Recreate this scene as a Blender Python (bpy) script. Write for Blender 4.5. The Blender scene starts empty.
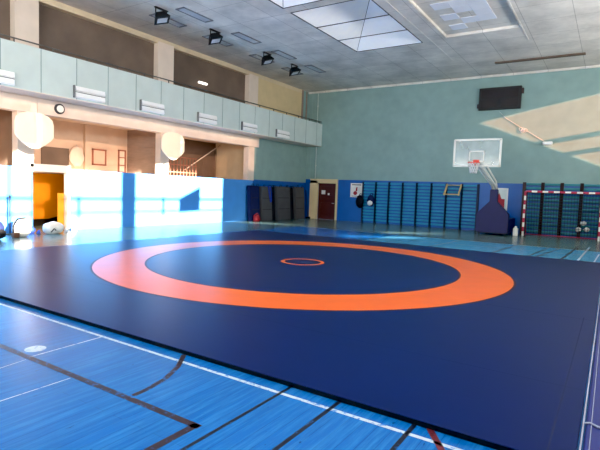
import bpy, bmesh, math, random
from mathutils import Vector, Matrix
from mathutils.geometry import tessellate_polygon
random.seed(7)
S = bpy.context.scene
C = S.collection
PI = math.pi

# ------------------------------------------------------------------ materials
def lin(c):
    return tuple(((v / 12.92) if v <= .04045 else ((v + .055) / 1.055) ** 2.4) for v in c)

def hexc(h):
    return lin(tuple(int(h[i:i + 2], 16) / 255 for i in (0, 2, 4)))

def mat(name, h, rough=.6, var=.12, scale=3., metal=0., spec=.4, coat=0., bump=0., stretch=(1, 1, 1), var2=0., scale2=.4):
    m = bpy.data.materials.new(name); m.use_nodes = True
    nt = m.node_tree; n = nt.nodes; L = nt.links
    b = n['Principled BSDF']
    base = hexc(h)
    tc = n.new('ShaderNodeTexCoord'); mp = n.new('ShaderNodeMapping'); mp.inputs['Scale'].default_value = stretch
    L.new(tc.outputs['Object'], mp.inputs['Vector'])
    nz = n.new('ShaderNodeTexNoise'); nz.inputs['Scale'].default_value = scale; nz.inputs['Detail'].default_value = 5
    L.new(mp.outputs['Vector'], nz.inputs['Vector'])
    rp = n.new('ShaderNodeValToRGB')
    lo = tuple(max(0, v * (1 - var)) for v in base) + (1,); hi = tuple(min(1, v * (1 + var)) for v in base) + (1,)
    rp.color_ramp.elements[0].color = lo; rp.color_ramp.elements[0].position = .3
    rp.color_ramp.elements[1].color = hi; rp.color_ramp.elements[1].position = .7
    L.new(nz.outputs['Fac'], rp.inputs['Fac'])
    out = rp.outputs['Color']
    if var2 > 0:
        nz2 = n.new('ShaderNodeTexNoise'); nz2.inputs['Scale'].default_value = scale2; nz2.inputs['Detail'].default_value = 3
        L.new(tc.outputs['Object'], nz2.inputs['Vector'])
        mr = n.new('ShaderNodeMapRange'); mr.inputs['From Min'].default_value = .3; mr.inputs['From Max'].default_value = .7
        mr.inputs['To Min'].default_value = 1 - var2; mr.inputs['To Max'].default_value = 1 + var2
        L.new(nz2.outputs['Fac'], mr.inputs['Value'])
        mx = n.new('ShaderNodeVectorMath'); mx.operation = 'SCALE'
        L.new(out, mx.inputs[0]); L.new(mr.outputs['Result'], mx.inputs['Scale'])
        out = mx.outputs['Vector']
    L.new(out, b.inputs['Base Color'])
    b.inputs['Roughness'].default_value = rough; b.inputs['Metallic'].default_value = metal
    b.inputs['Specular IOR Level'].default_value = spec
    b.inputs['Coat Weight'].default_value = coat; b.inputs['Coat Roughness'].default_value = .15
    if bump > 0:
        bp = n.new('ShaderNodeBump'); bp.inputs['Strength'].default_value = bump; bp.inputs['Distance'].default_value = .01
        L.new(nz.outputs['Fac'], bp.inputs['Height']); L.new(bp.outputs['Normal'], b.inputs['Normal'])
    return m

def wood_floor(name, h, h2, rough):
    """painted boards running along Y, scuffed and streaky"""
    m = bpy.data.materials.new(name); m.use_nodes = True
    nt = m.node_tree; n = nt.nodes; L = nt.links; b = n['Principled BSDF']
    tc = n.new('ShaderNodeTexCoord')
    rot = n.new('ShaderNodeMapping'); rot.inputs['Rotation'].default_value = (0, 0, PI / 2)
    L.new(tc.outputs['Object'], rot.inputs['Vector'])
    br = n.new('ShaderNodeTexBrick'); br.inputs['Scale'].default_value = 1
    br.inputs['Brick Width'].default_value = 2.4; br.inputs['Row Height'].default_value = .11
    br.inputs['Mortar Size'].default_value = .003; br.inputs['Mortar Smooth'].default_value = .3
    a = hexc(h); c = hexc(h2)
    br.inputs['Color1'].default_value = a + (1,); br.inputs['Color2'].default_value = tuple(v * .9 for v in a) + (1,)
    br.inputs['Mortar'].default_value = tuple(v * .62 for v in a) + (1,)
    L.new(rot.outputs['Vector'], br.inputs['Vector'])
    st = n.new('ShaderNodeMapping'); st.inputs['Scale'].default_value = (14, .8, 1); L.new(tc.outputs['Object'], st.inputs['Vector'])
    nz = n.new('ShaderNodeTexNoise'); nz.inputs['Scale'].default_value = 1.6; nz.inputs['Detail'].default_value = 7; nz.inputs['Roughness'].default_value = .7
    L.new(st.outputs['Vector'], nz.inputs['Vector'])
    rp = n.new('ShaderNodeValToRGB'); rp.color_ramp.elements[0].position = .45; rp.color_ramp.elements[1].position = .8
    rp.color_ramp.elements[0].color = (0, 0, 0, 1); rp.color_ramp.elements[1].color = (1, 1, 1, 1)
    L.new(nz.outputs['Fac'], rp.inputs['Fac'])
    mx = n.new('ShaderNodeMix'); mx.data_type = 'RGBA'
    L.new(rp.outputs['Color'], mx.inputs['Factor']); L.new(br.outputs['Color'], mx.inputs['A']); mx.inputs['B'].default_value = c + (1,)
    # dark chips
    nz2 = n.new('ShaderNodeTexNoise'); nz2.inputs['Scale'].default_value = 22; nz2.inputs['Detail'].default_value = 3
    st2 = n.new('ShaderNodeMapping'); st2.inputs['Scale'].default_value = (1, .35, 1); L.new(tc.outputs['Object'], st2.inputs['Vector'])
    L.new(st2.outputs['Vector'], nz2.inputs['Vector'])
    rp2 = n.new('ShaderNodeValToRGB'); rp2.color_ramp.elements[0].position = .70; rp2.color_ramp.elements[1].position = .74
    rp2.color_ramp.elements[0].color = (0, 0, 0, 1); rp2.color_ramp.elements[1].color = (1, 1, 1, 1)
    L.new(nz2.outputs['Fac'], rp2.inputs['Fac'])
    mx2 = n.new('ShaderNodeMix'); mx2.data_type = 'RGBA'
    L.new(rp2.outputs['Color'], mx2.inputs['Factor']); L.new(mx.outputs['Result'], mx2.inputs['A'])
    mx2.inputs['B'].default_value = tuple(v * .35 for v in a) + (1,)
    L.new(mx2.outputs['Result'], b.inputs['Base Color'])
    mr = n.new('ShaderNodeMapRange'); mr.inputs['To Min'].default_value = rough - .06; mr.inputs['To Max'].default_value = rough + .1
    L.new(nz.outputs['Fac'], mr.inputs['Value']); L.new(mr.outputs['Result'], b.inputs['Roughness'])
    bp = n.new('ShaderNodeBump'); bp.inputs['Strength'].default_value = .12; bp.inputs['Distance'].default_value = .004
    L.new(nz.outputs['Fac'], bp.inputs['Height']); L.new(bp.outputs['Normal'], b.inputs['Normal'])
    b.inputs['Specular IOR Level'].default_value = .4
    return m

def worn_line(name, h, under, cover=.5):
    m = bpy.data.materials.new(name); m.use_nodes = True
    nt = m.node_tree; n = nt.nodes; L = nt.links; b = n['Principled BSDF']
    tc = n.new('ShaderNodeTexCoord'); nz = n.new('ShaderNodeTexNoise'); nz.inputs['Scale'].default_value = 28; nz.inputs['Detail'].default_value = 4
    L.new(tc.outputs['Object'], nz.inputs['Vector'])
    rp = n.new('ShaderNodeValToRGB'); rp.color_ramp.elements[0].position = cover; rp.color_ramp.elements[1].position = cover + .1
    rp.color_ramp.elements[0].color = hexc(h) + (1,); rp.color_ramp.elements[1].color = hexc(under) + (1,)
    L.new(nz.outputs['Fac'], rp.inputs['Fac']); L.new(rp.outputs['Color'], b.inputs['Base Color'])
    b.inputs['Roughness'].default_value = .35
    return m

def tiled(name, h, seam, tw, th, rough=.8, var=.1, mort=.012):
    """large square panels with faint seams and blotches (ceiling, walls)"""
    m = bpy.data.materials.new(name); m.use_nodes = True
    nt = m.node_tree; n = nt.nodes; L = nt.links; b = n['Principled BSDF']
    tc = n.new('ShaderNodeTexCoord')
    br = n.new('ShaderNodeTexBrick'); br.offset = 0
    br.inputs['Scale'].default_value = 1; br.inputs['Brick Width'].default_value = tw; br.inputs['Row Height'].default_value = th
    br.inputs['Mortar Size'].default_value = mort; br.inputs['Mortar Smooth'].default_value = .5
    a = hexc(h)
    br.inputs['Color1'].default_value = a + (1,); br.inputs['Color2'].default_value = tuple(v * (1 - var) for v in a) + (1,)
    br.inputs['Mortar'].default_value = hexc(seam) + (1,)
    L.new(tc.outputs['Object'], br.inputs['Vector'])
    nz = n.new('ShaderNodeTexNoise'); nz.inputs['Scale'].default_value = .8; nz.inputs['Detail'].default_value = 7; nz.inputs['Roughness'].default_value = .65
    L.new(tc.outputs['Object'], nz.inputs['Vector'])
    mr = n.new('ShaderNodeMapRange'); mr.inputs['From Min'].default_value = .3; mr.inputs['From Max'].default_value = .7
    mr.inputs['To Min'].default_value = .72; mr.inputs['To Max'].default_value = 1.12
    L.new(nz.outputs['Fac'], mr.inputs['Value'])
    mx = n.new('ShaderNodeVectorMath'); mx.operation = 'SCALE'
    L.new(br.outputs['Color'], mx.inputs[0]); L.new(mr.outputs['Result'], mx.inputs['Scale'])
    L.new(mx.outputs['Vector'], b.inputs['Base Color'])
    b.inputs['Roughness'].default_value = rough; b.inputs['Specular IOR Level'].default_value = .25
    return m

def emis(name, h, s):
    m = mat(name, h, .4, .04)
    b = m.node_tree.nodes['Principled BSDF']
    b.inputs['Emission Color'].default_value = hexc(h) + (1,); b.inputs['Emission Strength'].default_value = s
    return m

def glass(name, h, alpha=.35, rough=.1):
    m = mat(name, h, rough, .1, 4.)
    m.node_tree.nodes['Principled BSDF'].inputs['Alpha'].default_value = alpha
    return m

M = dict(
    floor_blue=wood_floor('blue painted boards', '0a62b2', '2f84cc', .22),
    floor_grey=wood_floor('grey green painted boards', '5f7a7c', '86a09c', .2),
    floor_light=wood_floor('light blue painted boards', '4a9ccc', '78b8dc', .22),  # lighter blue for the far right part of the floor
    line_white=worn_line('worn white line', 'b4c8da', '1173c6', .56),
    line_dark=worn_line('worn dark line', '2a1820', '1560a8', .58),
    line_black=worn_line('black line', '10182c', '1560a8', .64),
    line_red=worn_line('red line', '6a2430', '2a1820', .52),
    mat_blue=mat('blue mat vinyl', '001b56', .36, .05, 3., spec=.14, var2=.06, scale2=.5),
    mat_edge=mat('black mat side', '05070c', .6),
    mat_orange=mat('orange mat vinyl', 'e4641f', .36, .04, 3., spec=.38),
    mat_outline=mat('dark red ring outline', '42202e', .5),
    mat_seam=mat('mat seam', '041a4c', .6),
    side_blue=mat('purple blue mat', '1c2a78', .4, .06, 2.),
    piping=mat('white piping', 'a9b0cc', .6),
    teal=mat('teal wall paint', '8ba6a2', .75, .05, 2., var2=.06, scale2=.5, spec=.3),
    teal_pale=mat('pale teal parapet paint', 'ccd9d5', .6, .04, 2., var2=.04),
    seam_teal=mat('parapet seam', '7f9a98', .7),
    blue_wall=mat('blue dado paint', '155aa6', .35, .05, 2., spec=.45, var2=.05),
    blue_half=mat('blue half wall paint', '4c92de', .35, .04, 2., spec=.45),
    beige=mat('beige plaster', 'd8c6a8', .8, .06, 2., var2=.05),
    pinkish=mat('pale pinkish plaster', 'e2d2c4', .8, .05, 2., var2=.05),
    brown=mat('brown plaster', 'd2bca8', .8, .08, 1.5, var2=.08),
    brown_dk=mat('dark brown board', '96847a', .8, .1, 2., stretch=(1, 1, 6)),
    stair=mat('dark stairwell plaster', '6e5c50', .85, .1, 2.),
    dark_pane=mat('dark glazing', '6e5f54', .55, .15, 1.2, spec=.35, var2=.15),
    cream=mat('cream paint', 'd8c39a', .7, .05, 2.),
    ceil=tiled('ceiling concrete', 'e6e0d8', 'b0aaa2', 1.5, 1.5),
    ceil_patch=mat('pale ceiling tile', 'e2e4ec', .8, .04, 2.),
    ceil_dark=mat('ceiling slot', '6a5a4e', .9),
    sky_white=emis('skylight lining', 'eceef2', .14),  # faint glow added to the lining in place of daylight
    steel_dk=mat('dark steel bar', '3c3c40', .5, metal=.3),
    white=mat('white paint', 'e9e7e0', .45, .03),
    white_b=mat('white board paint', 'fff0d8', .55, .02),
    black=mat('black plastic', '17181b', .5),
    lens=mat('lamp glass', 'c4cad2', .15, .1),
    steel=mat('brushed steel', 'c2c6c8', .3, metal=.9),
    lamp_white=mat('lamp reflector white', 'fbfbfa', .3, .03),
    wall_bar=mat('blue painted rung', '2688b0', .45, .08, 5.),
    upright=mat('dark upright', '1c2a44', .55, .1, 4.),
    upright_br=mat('brown upright', '3b2a2c', .55, .12, 4.),
    bar_teal=mat('teal painted rung', '2a808e', .5, .1, 5.),
    wood=mat('pale wood', 'cbb27c', .5, .1, 6.),
    door=mat('brown door', '4a2320', .4, .1, 4., stretch=(1, 1, .3)),
    navy=mat('navy pad vinyl', '15154e', .45, .06, 3.),
    navy_cloth=mat('navy cloth', '14204e', .8),
    goal_red=mat('red goal paint', 'b01f48', .4),
    net=mat('net cord', '2b3b46', .8), net_w=mat('white net cord', 'e4e4e4', .8),
    hoop=mat('orange red hoop', 'd83a2a', .4),
    acryl=glass('acrylic board', 'c7d2d2', .38),
    board_white=mat('poster paper', 'e4e2dc', .6), red=mat('poster red', '9c2a34', .6),
    grey_mat=mat('grey mat vinyl', '4e5054', .55, .1, 3., var2=.08),
    black_mat=mat('black mat vinyl', '1a1b22', .6),
    orange_wall=mat('orange wood panelling', 'e8991e', .6, .06, 1.2),
    orange_leaf=mat('orange door leaf', 'f5aa2c', .6, .05),
    cloth_black=mat('black cloth', '14141a', .85), cloth_white=mat('white cloth', 'eceae6', .8),
    cloth_blue=mat('royal blue cloth', '2548a8', .8),
    shoe=mat('shoe white', 'dcdad6', .6), shoe_b=mat('shoe blue', '24408c', .7), sole=mat('shoe sole dark', '2a2a30', .7),
    frame_grey=mat('grey light frame', '77787c', .5),
    rail=mat('dark hand rail', '6a6864', .4, metal=.6),
    frame_red=mat('red brown frame', '9a6452', .6),
    strap=mat('blue strap', '2244b4', .7),
    cable=mat('white cable', 'd8dad8', .6),
)

# ------------------------------------------------------------------ mesh helpers
class MB:
    def __init__(self): self.b = bmesh.new()
    def box(self, x0, x1, y0, y1, z0, z1, mi=0):
        vs = [self.b.verts.new(p) for p in ((x0, y0, z0), (x1, y0, z0), (x1, y1, z0), (x0, y1, z0), (x0, y0, z1), (x1, y0, z1), (x1, y1, z1), (x0, y1, z1))]
        for f in ((0, 3, 2, 1), (4, 5, 6, 7), (0, 1, 5, 4), (1, 2, 6, 5), (2, 3, 7, 6), (3, 0, 4, 7)):
            self.b.faces.new([vs[i] for i in f]).material_index = mi
        return vs
    def bbox(self, x0, x1, y0, y1, z0, z1, r=.02, seg=2):
        vs = self.box(x0, x1, y0, y1, z0, z1)
        es = list({e for v in vs for e in v.link_edges})
        bmesh.ops.bevel(self.b, geom=es, offset=r, segments=seg, affect='EDGES', profile=.5)
    def tube(self, pts, r, seg=8, closed=False, cap=True):
        pts = [Vector(p) for p in pts]; n = len(pts); rings = []
        rr = r if isinstance(r, (list, tuple)) else [r] * n
        up = None
        for i, p in enumerate(pts):
            a = pts[i - 1] if (i > 0 or closed) else p; c = pts[(i + 1) % n] if (i < n - 1 or closed) else p
            t = (c - a).normalized()
            if up is None or abs(t.dot(up)) > .98: up = Vector((0, 0, 1)) if abs(t.z) < .9 else Vector((1, 0, 0))
            u = t.cross(up).normalized(); v = u.cross(t).normalized()
            rings.append([self.b.verts.new(p + rr[i] * (math.cos(2 * PI * k / seg) * u + math.sin(2 * PI * k / seg) * v)) for k in range(seg)])
        m = n if closed else n - 1
        for i in range(m):
            A, B = rings[i], rings[(i + 1) % n]
            for k in range(seg):
                f = self.b.faces.new((A[k], A[(k + 1) % seg], B[(k + 1) % seg], B[k])); f.smooth = True
        if cap and not closed:
            self.b.faces.new(rings[0][::-1]); self.b.faces.new(rings[-1])
    def poly(self, pts, mi=0):
        f = self.b.faces.new([self.b.verts.new(p) for p in pts]); f.material_index = mi; return f
    def prism(self, pts, d):
        """extrude polygon pts (3D list) along vector d"""
        d = Vector(d); a = [self.b.verts.new(p) for p in pts]; c = [self.b.verts.new(Vector(p) + d) for p in pts]
        n = len(pts); self.b.faces.new(a[::-1]); self.b.faces.new(c)
        for i in range(n): self.b.faces.new((a[i], a[(i + 1) % n], c[(i + 1) % n], c[i]))
    def ring(self, r0, r1, z, seg=160, cx=0, cy=0):
        A = [self.b.verts.new((cx + r0 * math.cos(2 * PI * i / seg), cy + r0 * math.sin(2 * PI * i / seg), z)) for i in range(seg)]
        B = [self.b.verts.new((cx + r1 * math.cos(2 * PI * i / seg), cy + r1 * math.sin(2 * PI * i / seg), z)) for i in range(seg)]
        for i in range(seg): self.b.faces.new((A[i], B[i], B[(i + 1) % seg], A[(i + 1) % seg]))
    def blob(self, c, r, sub=3, noise=0., flat=None, seed=0):
        rnd = random.Random(seed); ph = [rnd.uniform(0, 6) for _ in range(6)]
        res = bmesh.ops.create_icosphere(self.b, subdivisions=sub, radius=1)
        for v in res['verts']:
            q = v.co.copy()
            k = 1 + noise * (math.sin(3 * q.x + ph[0]) * math.cos(4 * q.y + ph[1]) + .6 * math.sin(6 * q.z + ph[2] + 3 * q.x) + .4 * math.sin(9 * q.y + ph[3]))
            v.co = Vector((c[0] + q.x * r[0] * k, c[1] + q.y * r[1] * k, c[2] + q.z * r[2] * k))
            if flat is not None and v.co.z < flat: v.co.z = flat
        for f in self.b.faces: f.smooth = True
    def build(self, name, m, parent=None, shift=True):
        b = self.b
        bmesh.ops.recalc_face_normals(b, faces=b.faces)
        me = bpy.data.meshes.new(name); b.to_mesh(me); b.free()
        for x in (m if isinstance(m, (list, tuple)) else [m]): me.materials.append(M[x] if isinstance(x, str) else x)
        o = bpy.data.objects.new(name, me); C.objects.link(o)
        if parent is not None: o.parent = parent; o.location = -parent.location if parent.location.length and shift else (0, 0, 0)
        return o

def tag(o, label, cat, group=None):
    o['label'] = label; o['category'] = cat
    if group: o['group'] = group
    return o
def thing(name, label, cat, loc=(0, 0, 0), group=None):
    o = bpy.data.objects.new(name, None); C.objects.link(o); o.location = loc; o.empty_display_size = .2
    return tag(o, label, cat, group)
def struct(name, mb, m, parent=None):
    o = mb.build(name, m, parent)
    if parent is None: o['kind'] = 'structure'
    return o
def one(shape, m, name, parent=None):
    mb = MB(); shape(mb); return mb.build(name, m, parent)
def dup(root, loc, label):
    r = root.copy(); C.objects.link(r); r.location = loc; r['label'] = label
    for ch in list(root.children):
        c = ch.copy(); C.objects.link(c); c.parent = r
        for g in list(ch.children):
            d = g.copy(); C.objects.link(d); d.parent = c
    return r

ZF = -.05           # gym floor (mat top is z = 0)
WX, WY, RX, FY = -10.2, 16.07, 10.8, -13.5   # left wall, back wall, right wall, front wall
ZC = 7.7
Y3 = 10.9           # the seating bays end here

# ------------------------------------------------------------------ floor
CX0, CY1 = -6.4, 9.75
mb = MB()
xs = [-14.2, CX0, -1.5, RX]; ys = [FY, 0, CY1, WY]
for i in range(3):
    for j in range(3):
        mb.poly([(xs[i], ys[j], ZF), (xs[i + 1], ys[j], ZF), (xs[i + 1], ys[j + 1], ZF), (xs[i], ys[j + 1], ZF)], 1 if (i == 0 or j == 2) else (2 if (i == 2 and j == 1) else 0))
bmesh.ops.remove_doubles(mb.b, verts=mb.b.verts, dist=1e-4)
floor = struct('floor', mb, ['floor_blue', 'floor_grey', 'floor_light'])
def strip(mb, p, q, w, z=ZF + .0015):
    p = Vector((p[0], p[1], z)); q = Vector((q[0], q[1], z)); t = (q - p).normalized(); nrm = Vector((-t.y, t.x, 0)) * w / 2
    mb.poly([p - nrm, q - nrm, q + nrm, p + nrm])
mb = MB()
strip(mb, (-5.5, -6.13), (5.33, -6.13), .04)
strip(mb, (5.3, -6.1), (5.3, -9), .05)
strip(mb, (5.22, 6.0), (5.36, 11.4), .06); strip(mb, (5.62, 6.0), (5.7, 8.8), .04)
strip(mb, (1.3, -6.13), (1.33, -6.95), .018); strip(mb, (1.37, -7.0), (2.2, -12), .009)
strip(mb, (2.1, -7.0), (2.14, -12), .012)
strip(mb, (-6.4, 9.72), (5.36, 9.72), .05)
mb.ring(0.001, .1, ZF + .0014, 24, 1.14, -6.79)
mb.build('white_court_line', 'line_white', floor)
mb = MB()
strip(mb, (-5, -6.97), (3.6, -6.95), .062)
strip(mb, (3.56, -6.93), (3.55, -9.5), .065)
pts = [(2.81, -6.9), (2.8, -6.75), (2.74, -6.5), (2.62, -6.25), (2.42, -5.98)]
for a, b in zip(pts, pts[1:]): strip(mb, a, b, .05)
mb.build('brown_court_line', 'line_dark', floor)
mb = MB()
for x, w in ((3.72, .03), (4.2, .035), (4.83, .035)): strip(mb, (x, -5.9), (x + .02, -11), w)
for a, b in (((3.9, 5.9), (4.18, 9.6)), ((4.12, 5.9), (4.5, 9.7)), ((4.8, 5.9), (5.0, 11)), ((2.9, 5.9), (3.1, 9.6)), ((.9, 5.9), (1.1, 9.6))): strip(mb, a, b, .06)
strip(mb, (-.5, 7.9), (5.3, 8.1), .05); strip(mb, (-6.4, 9.85), (7, 9.85), .07)
mb.build('black_court_line', 'line_black', floor)
mb = MB(); strip(mb, (4.9, -5.9), (5.2, -6.35), .05); strip(mb, (5.2, -6.35), (5.3, -7.5), .05)
mb.build('red_court_line', 'line_red', floor)

# ------------------------------------------------------------------ wrestling mat
wm = thing('wrestling_mat', 'huge square blue wrestling mat with orange ring covering the gym floor', 'wrestling mat', (0, 0, ZF))
mb = MB(); mb.box(-5.93, 5.85, -5.97, 5.93, ZF, -.004); mb.build('mat_side', 'mat_edge', wm)
mb = MB(); mb.bbox(-5.94, 5.86, -5.98, 5.94, -.006, 0, .003, 1); mb.build('mat_cover', 'mat_blue', wm)
mb = MB(); mb.ring(3.46, 4.54, .0008); mb.ring(.41, .52, .0008, 64); mb.build('ring_outline', 'mat_outline', wm)
mb = MB(); mb.ring(3.5, 4.5, .0014); mb.build('orange_ring', 'mat_orange', wm)
mb = MB(); mb.ring(.42, .505, .0014, 64); mb.build('centre_ring', 'mat_orange', wm)
mb = MB()
for k in (-4.55,): strip(mb, (4.6, k), (5.85, k), .012, .0008)
strip(mb, (5.7, -5.95), (5.72, -1.5), .012, .0008)
strip(mb, (4.4, -1.6), (5.85, -1.62), .012, .0008); strip(mb, (-5.9, -4.55), (4.6, -4.55), .006, .0007)
mb.build('seam', 'mat_seam', wm)
sm = thing('floor_mat', 'purple-blue mat with white piped edge beside the big mat at bottom right', 'mat', (6.9, -2, ZF))
mb = MB(); mb.bbox(5.895, 7.9, -5.95, 1.9, ZF, .0, .012); mb.build('mat_cover', 'side_blue', sm)
mb = MB(); mb.tube([(5.88, -5.95, .004), (5.88, -2, .004), (5.88, 1.9, .004)], .006, 6); mb.tube([(5.93, -5.95, .003), (5.93, 1.9, .003)], .003, 6); mb.build('piping', 'piping', sm)
mb = MB(); mb.tube([(5.89, -5.28, .008), (5.92, -5.26, .012), (5.97, -5.3, .012), (6.04, -5.29, .006)], .008, 6); mb.build('tie_cord', 'piping', sm)

# ------------------------------------------------------------------ back wall
mb = MB(); mb.box(-14.2, RX + .2, WY, WY + .2, 2.38, ZC)
struct('wall_back', mb, 'teal')
mb = MB()
DX0, DX1 = -9.25, -8.02
mb.box(-14.2, DX0, WY, WY + .2, ZF, 2.38); mb.box(DX1, RX + .2, WY, WY + .2, ZF, 2.38); mb.box(DX0, DX1, WY, WY + .2, 2.14, 2.38)
struct('wall_back_dado', mb, 'blue_wall')
mb = MB(); mb.box(-9.98, -9.9, WY - .02, WY, 2.38, 7.65); mb.build('trim_1', 'teal')['kind'] = 'structure'
dr = bpy.data.objects.new('door_1', None); C.objects.link(dr); dr.location = (-8.6, WY, ZF); dr['kind'] = 'structure'
mb = MB(); mb.box(-9.78, DX0, WY - .16, WY, ZF, 2.3); mb.box(DX1, -7.9, WY - .06, WY, ZF, 2.2); mb.box(-9.78, -7.9, WY - .16, WY, 2.14, 2.4)
mb.build('door_frame', 'cream', dr)
mb = MB(); mb.bbox(DX0, DX1, WY + .02, WY + .08, ZF, 2.14, .008, 1)
for z0, z1 in ((.2, 1.0), (1.15, 1.95)): mb.bbox(DX0 + .15, DX1 - .15, WY + .005, WY + .03, z0, z1, .01, 1)
mb.build('door_leaf', 'door', dr)
mb = MB(); mb.tube([(-8.12, WY + .0, .95), (-8.12, WY - .06, .95), (-8.24, WY - .06, .95)], .014); mb.build('door_handle', 'steel', dr)
mb = MB(); mb.box(-9.02, -8.76, WY - .012, WY - .002, 1.48, 1.72); mb.build('door_sign', 'board_white', dr)
mb = MB(); mb.box(-8.58, -8.46, WY - .012, WY - .002, 1.44, 1.56); mb.build('door_sign', 'board_white', dr)

# ------------------------------------------------------------------ left wall: lower part
mb = MB(); mb.box(WX - .2, WX, Y3 - .1, WY, 2.15, ZC); struct('wall_left', mb, 'teal')
mb = MB(); mb.box(WX - .2, WX, Y3 - .1, WY, ZF, 2.15); struct('wall_left_dado', mb, 'blue_wall')
OY0, OY1 = -.8, .43
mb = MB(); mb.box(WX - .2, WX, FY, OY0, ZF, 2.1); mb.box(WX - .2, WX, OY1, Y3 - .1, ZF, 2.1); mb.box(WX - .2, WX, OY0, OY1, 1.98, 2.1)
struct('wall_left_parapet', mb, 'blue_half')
mb = MB(); mb.box(WX - .22, WX + .03, OY0 - .1, OY1 + .06, 1.97, 2.22); mb.box(WX - .22, WX + .02, OY1 - .02, OY1 + .06, ZF, 1.97); struct('trim_2', mb, 'white')
# doorway under the stand
mb = MB(); mb.box(-12.6, -12.5, -1.6, 3.2, ZF, 1.95); mb.box(-12.6, WX - .2, 2.9, 3.0, ZF, 1.95); mb.box(-12.6, WX - .2, -1.7, -1.6, ZF, 1.95); struct('wall_passage', mb, 'orange_wall')
mb = MB(); mb.prism([(-12.49, -1.6, ZF), (-12.49, 2.9, ZF), (-12.49, 2.9, .62), (-12.49, 1.0, .2), (-12.49, -1.6, .16)], (.05, 0, 0)); struct('trim_3', mb, 'black')  # dark wedge put in for the sloping shadow at the passage foot
d2 = bpy.data.objects.new('door_2', None); C.objects.link(d2); d2.location = (WX, .4, ZF); d2['kind'] = 'structure'
mb = MB(); mb.bbox(WX - .28, WX - .23, .2, .95, ZF, 1.25, .006, 1); mb.build('door_leaf', 'orange_leaf', d2)
# stand floor, ceiling and inner walls of the seating bays
mb = MB(); mb.box(-14.2, WX - .2, FY, Y3, 1.96, 2.04); struct('floor_stand', mb, 'brown')
mb = MB(); mb.box(-14.2, WX, FY, Y3, 4.12, 4.37); struct('ceiling_stand', mb, 'brown')
mb = MB(); mb.box(-13.2, -13, FY, 5, 2.04, 4.12)
mb.box(-13, -12.85, 2.8, 3.9, 2.04, 4.12)
struct('wall_stand', mb, 'brown')
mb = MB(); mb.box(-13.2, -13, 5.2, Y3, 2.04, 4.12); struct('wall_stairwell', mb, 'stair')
mb = MB(); mb.box(-13, WX - .25, 5.0, 5.2, 2.04, 4.12)
for z in (2.75, 3.3, 3.85): mb.box(-12.9, WX - .3, 4.985, 5.0, z, z + .02)
struct('wall_divider', mb, 'brown_dk')
mb = MB(); mb.box(-13, WX - .25, -1.0, -.85, 2.04, 4.12); struct('wall_divider_dark', mb, 'stair')  # shade on this divider is put into its dark plaster colour
mb = MB(); mb.box(-13, WX - .2, Y3 - .02, Y3 + .1, 2.04, 4.12); struct('wall_end', mb, 'beige')
# columns below and beam
for i, (a, b) in enumerate(((-1.3, -.78), (4.52, 4.98), (10.35, 10.83))):
    mb = MB(); mb.box(WX - .3, WX + .03, a, b, 2.1, 4.1); struct('trim_%d' % (4 + i), mb, 'pinkish')
for i, (a, b) in enumerate(((FY, -2.55), (-2.54, -.72), (-.71, 11.1))):
    mb = MB(); mb.box(WX - .25, WX + .12, a, b, 3.86, 4.37); struct('trim_%d' % (7 + i), mb, 'pinkish')
# things in the seating bays
mb = MB(); mb.box(-13.0, -12.96, 1.0, 2.14, 2.2, 3.02); o = struct('window_1', mb, 'dark_pane')
def frame_thing(name, label, cat, x, y0, y1, z0, z1, fm, pm, group=None, bars=0):
    t = thing(name, label, cat, (x, (y0 + y1) / 2, z0), group)
    mb = MB(); w = .06
    mb.box(x, x + .05, y0, y0 + w, z0, z1); mb.box(x, x + .05, y1 - w, y1, z0, z1); mb.box(x, x + .05, y0, y1, z0, z0 + w); mb.box(x, x + .05, y0, y1, z1 - w, z1)
    for k in range(bars): zz = z0 + (z1 - z0) * (k + 1) / (bars + 1); mb.box(x, x + .05, y0, y1, zz - .02, zz + .02)
    mb.build('frame', fm, t)
    mb = MB(); mb.box(x, x + .02, y0 + w, y1 - w, z0 + w, z1 - w); mb.build('panel', pm, t)
    return t
frame_thing('picture_frame', 'red-brown framed square panel on the beige wall above the half wall', 'picture frame', -12.85, 3.1, 3.78, 2.42, 3.12, 'frame_red', 'brown')
frame_thing('notice_board', 'narrow red framed pale notice board beside the dark panelled wall', 'notice board', -13, 4.5, 4.9, 2.15, 3.2, 'frame_red', 'pinkish', None, 2)
t = thing('jacket', 'pale jacket hanging beside the dark opening behind the half wall', 'jacket', (-12.9, 2.45, 2.3))
mb = MB(); mb.blob((-12.9, 2.45, 2.72), (.08, .3, .42), 3, .12, seed=3); mb.blob((-12.9, 2.45, 3.05), (.07, .16, .1), 2, .1, seed=2); mb.build('cloth', 'pinkish', t)
mb = MB(); mb.tube([(-12.9, 2.45, 3.12), (-12.9, 2.45, 3.2), (-12.97, 2.45, 3.22)], .01, 6); mb.build('hook', 'steel', t)
t = thing('stair_railing', 'brown metal grille railing in the dark stair bay right of the column', 'railing', (-11.2, 7, 2.04))
for k in range(12):
    mb = MB(); mb.tube([(-11.2, 5.4 + k * .2, 2.04), (-11.2, 5.4 + k * .2, 3.0)], .02, 6); mb.build('baluster', 'frame_red', t)
for z in (2.3, 2.65, 3.0):
    mb = MB(); mb.tube([(-11.2, 5.35, z), (-11.2, 7.65, z)], .025, 6); mb.build('rail', 'frame_red', t)
t = thing('stair_handrail', 'long thin sloping handrail in the dark stair bay', 'handrail', (-12.6, 9.5, 2.04))
mb = MB(); mb.tube([(-12.6, 8.2, 2.5), (-12.6, 10.8, 4.0)], .03, 8); mb.build('rail', 'pinkish', t)
for y, z in ((8.5, 2.67), (9.5, 3.25), (10.5, 3.83)):
    mb = MB(); mb.tube([(-12.6, y, z), (-12.6, y, 2.04)], .018, 6); mb.build('post', 'stair', t)

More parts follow.
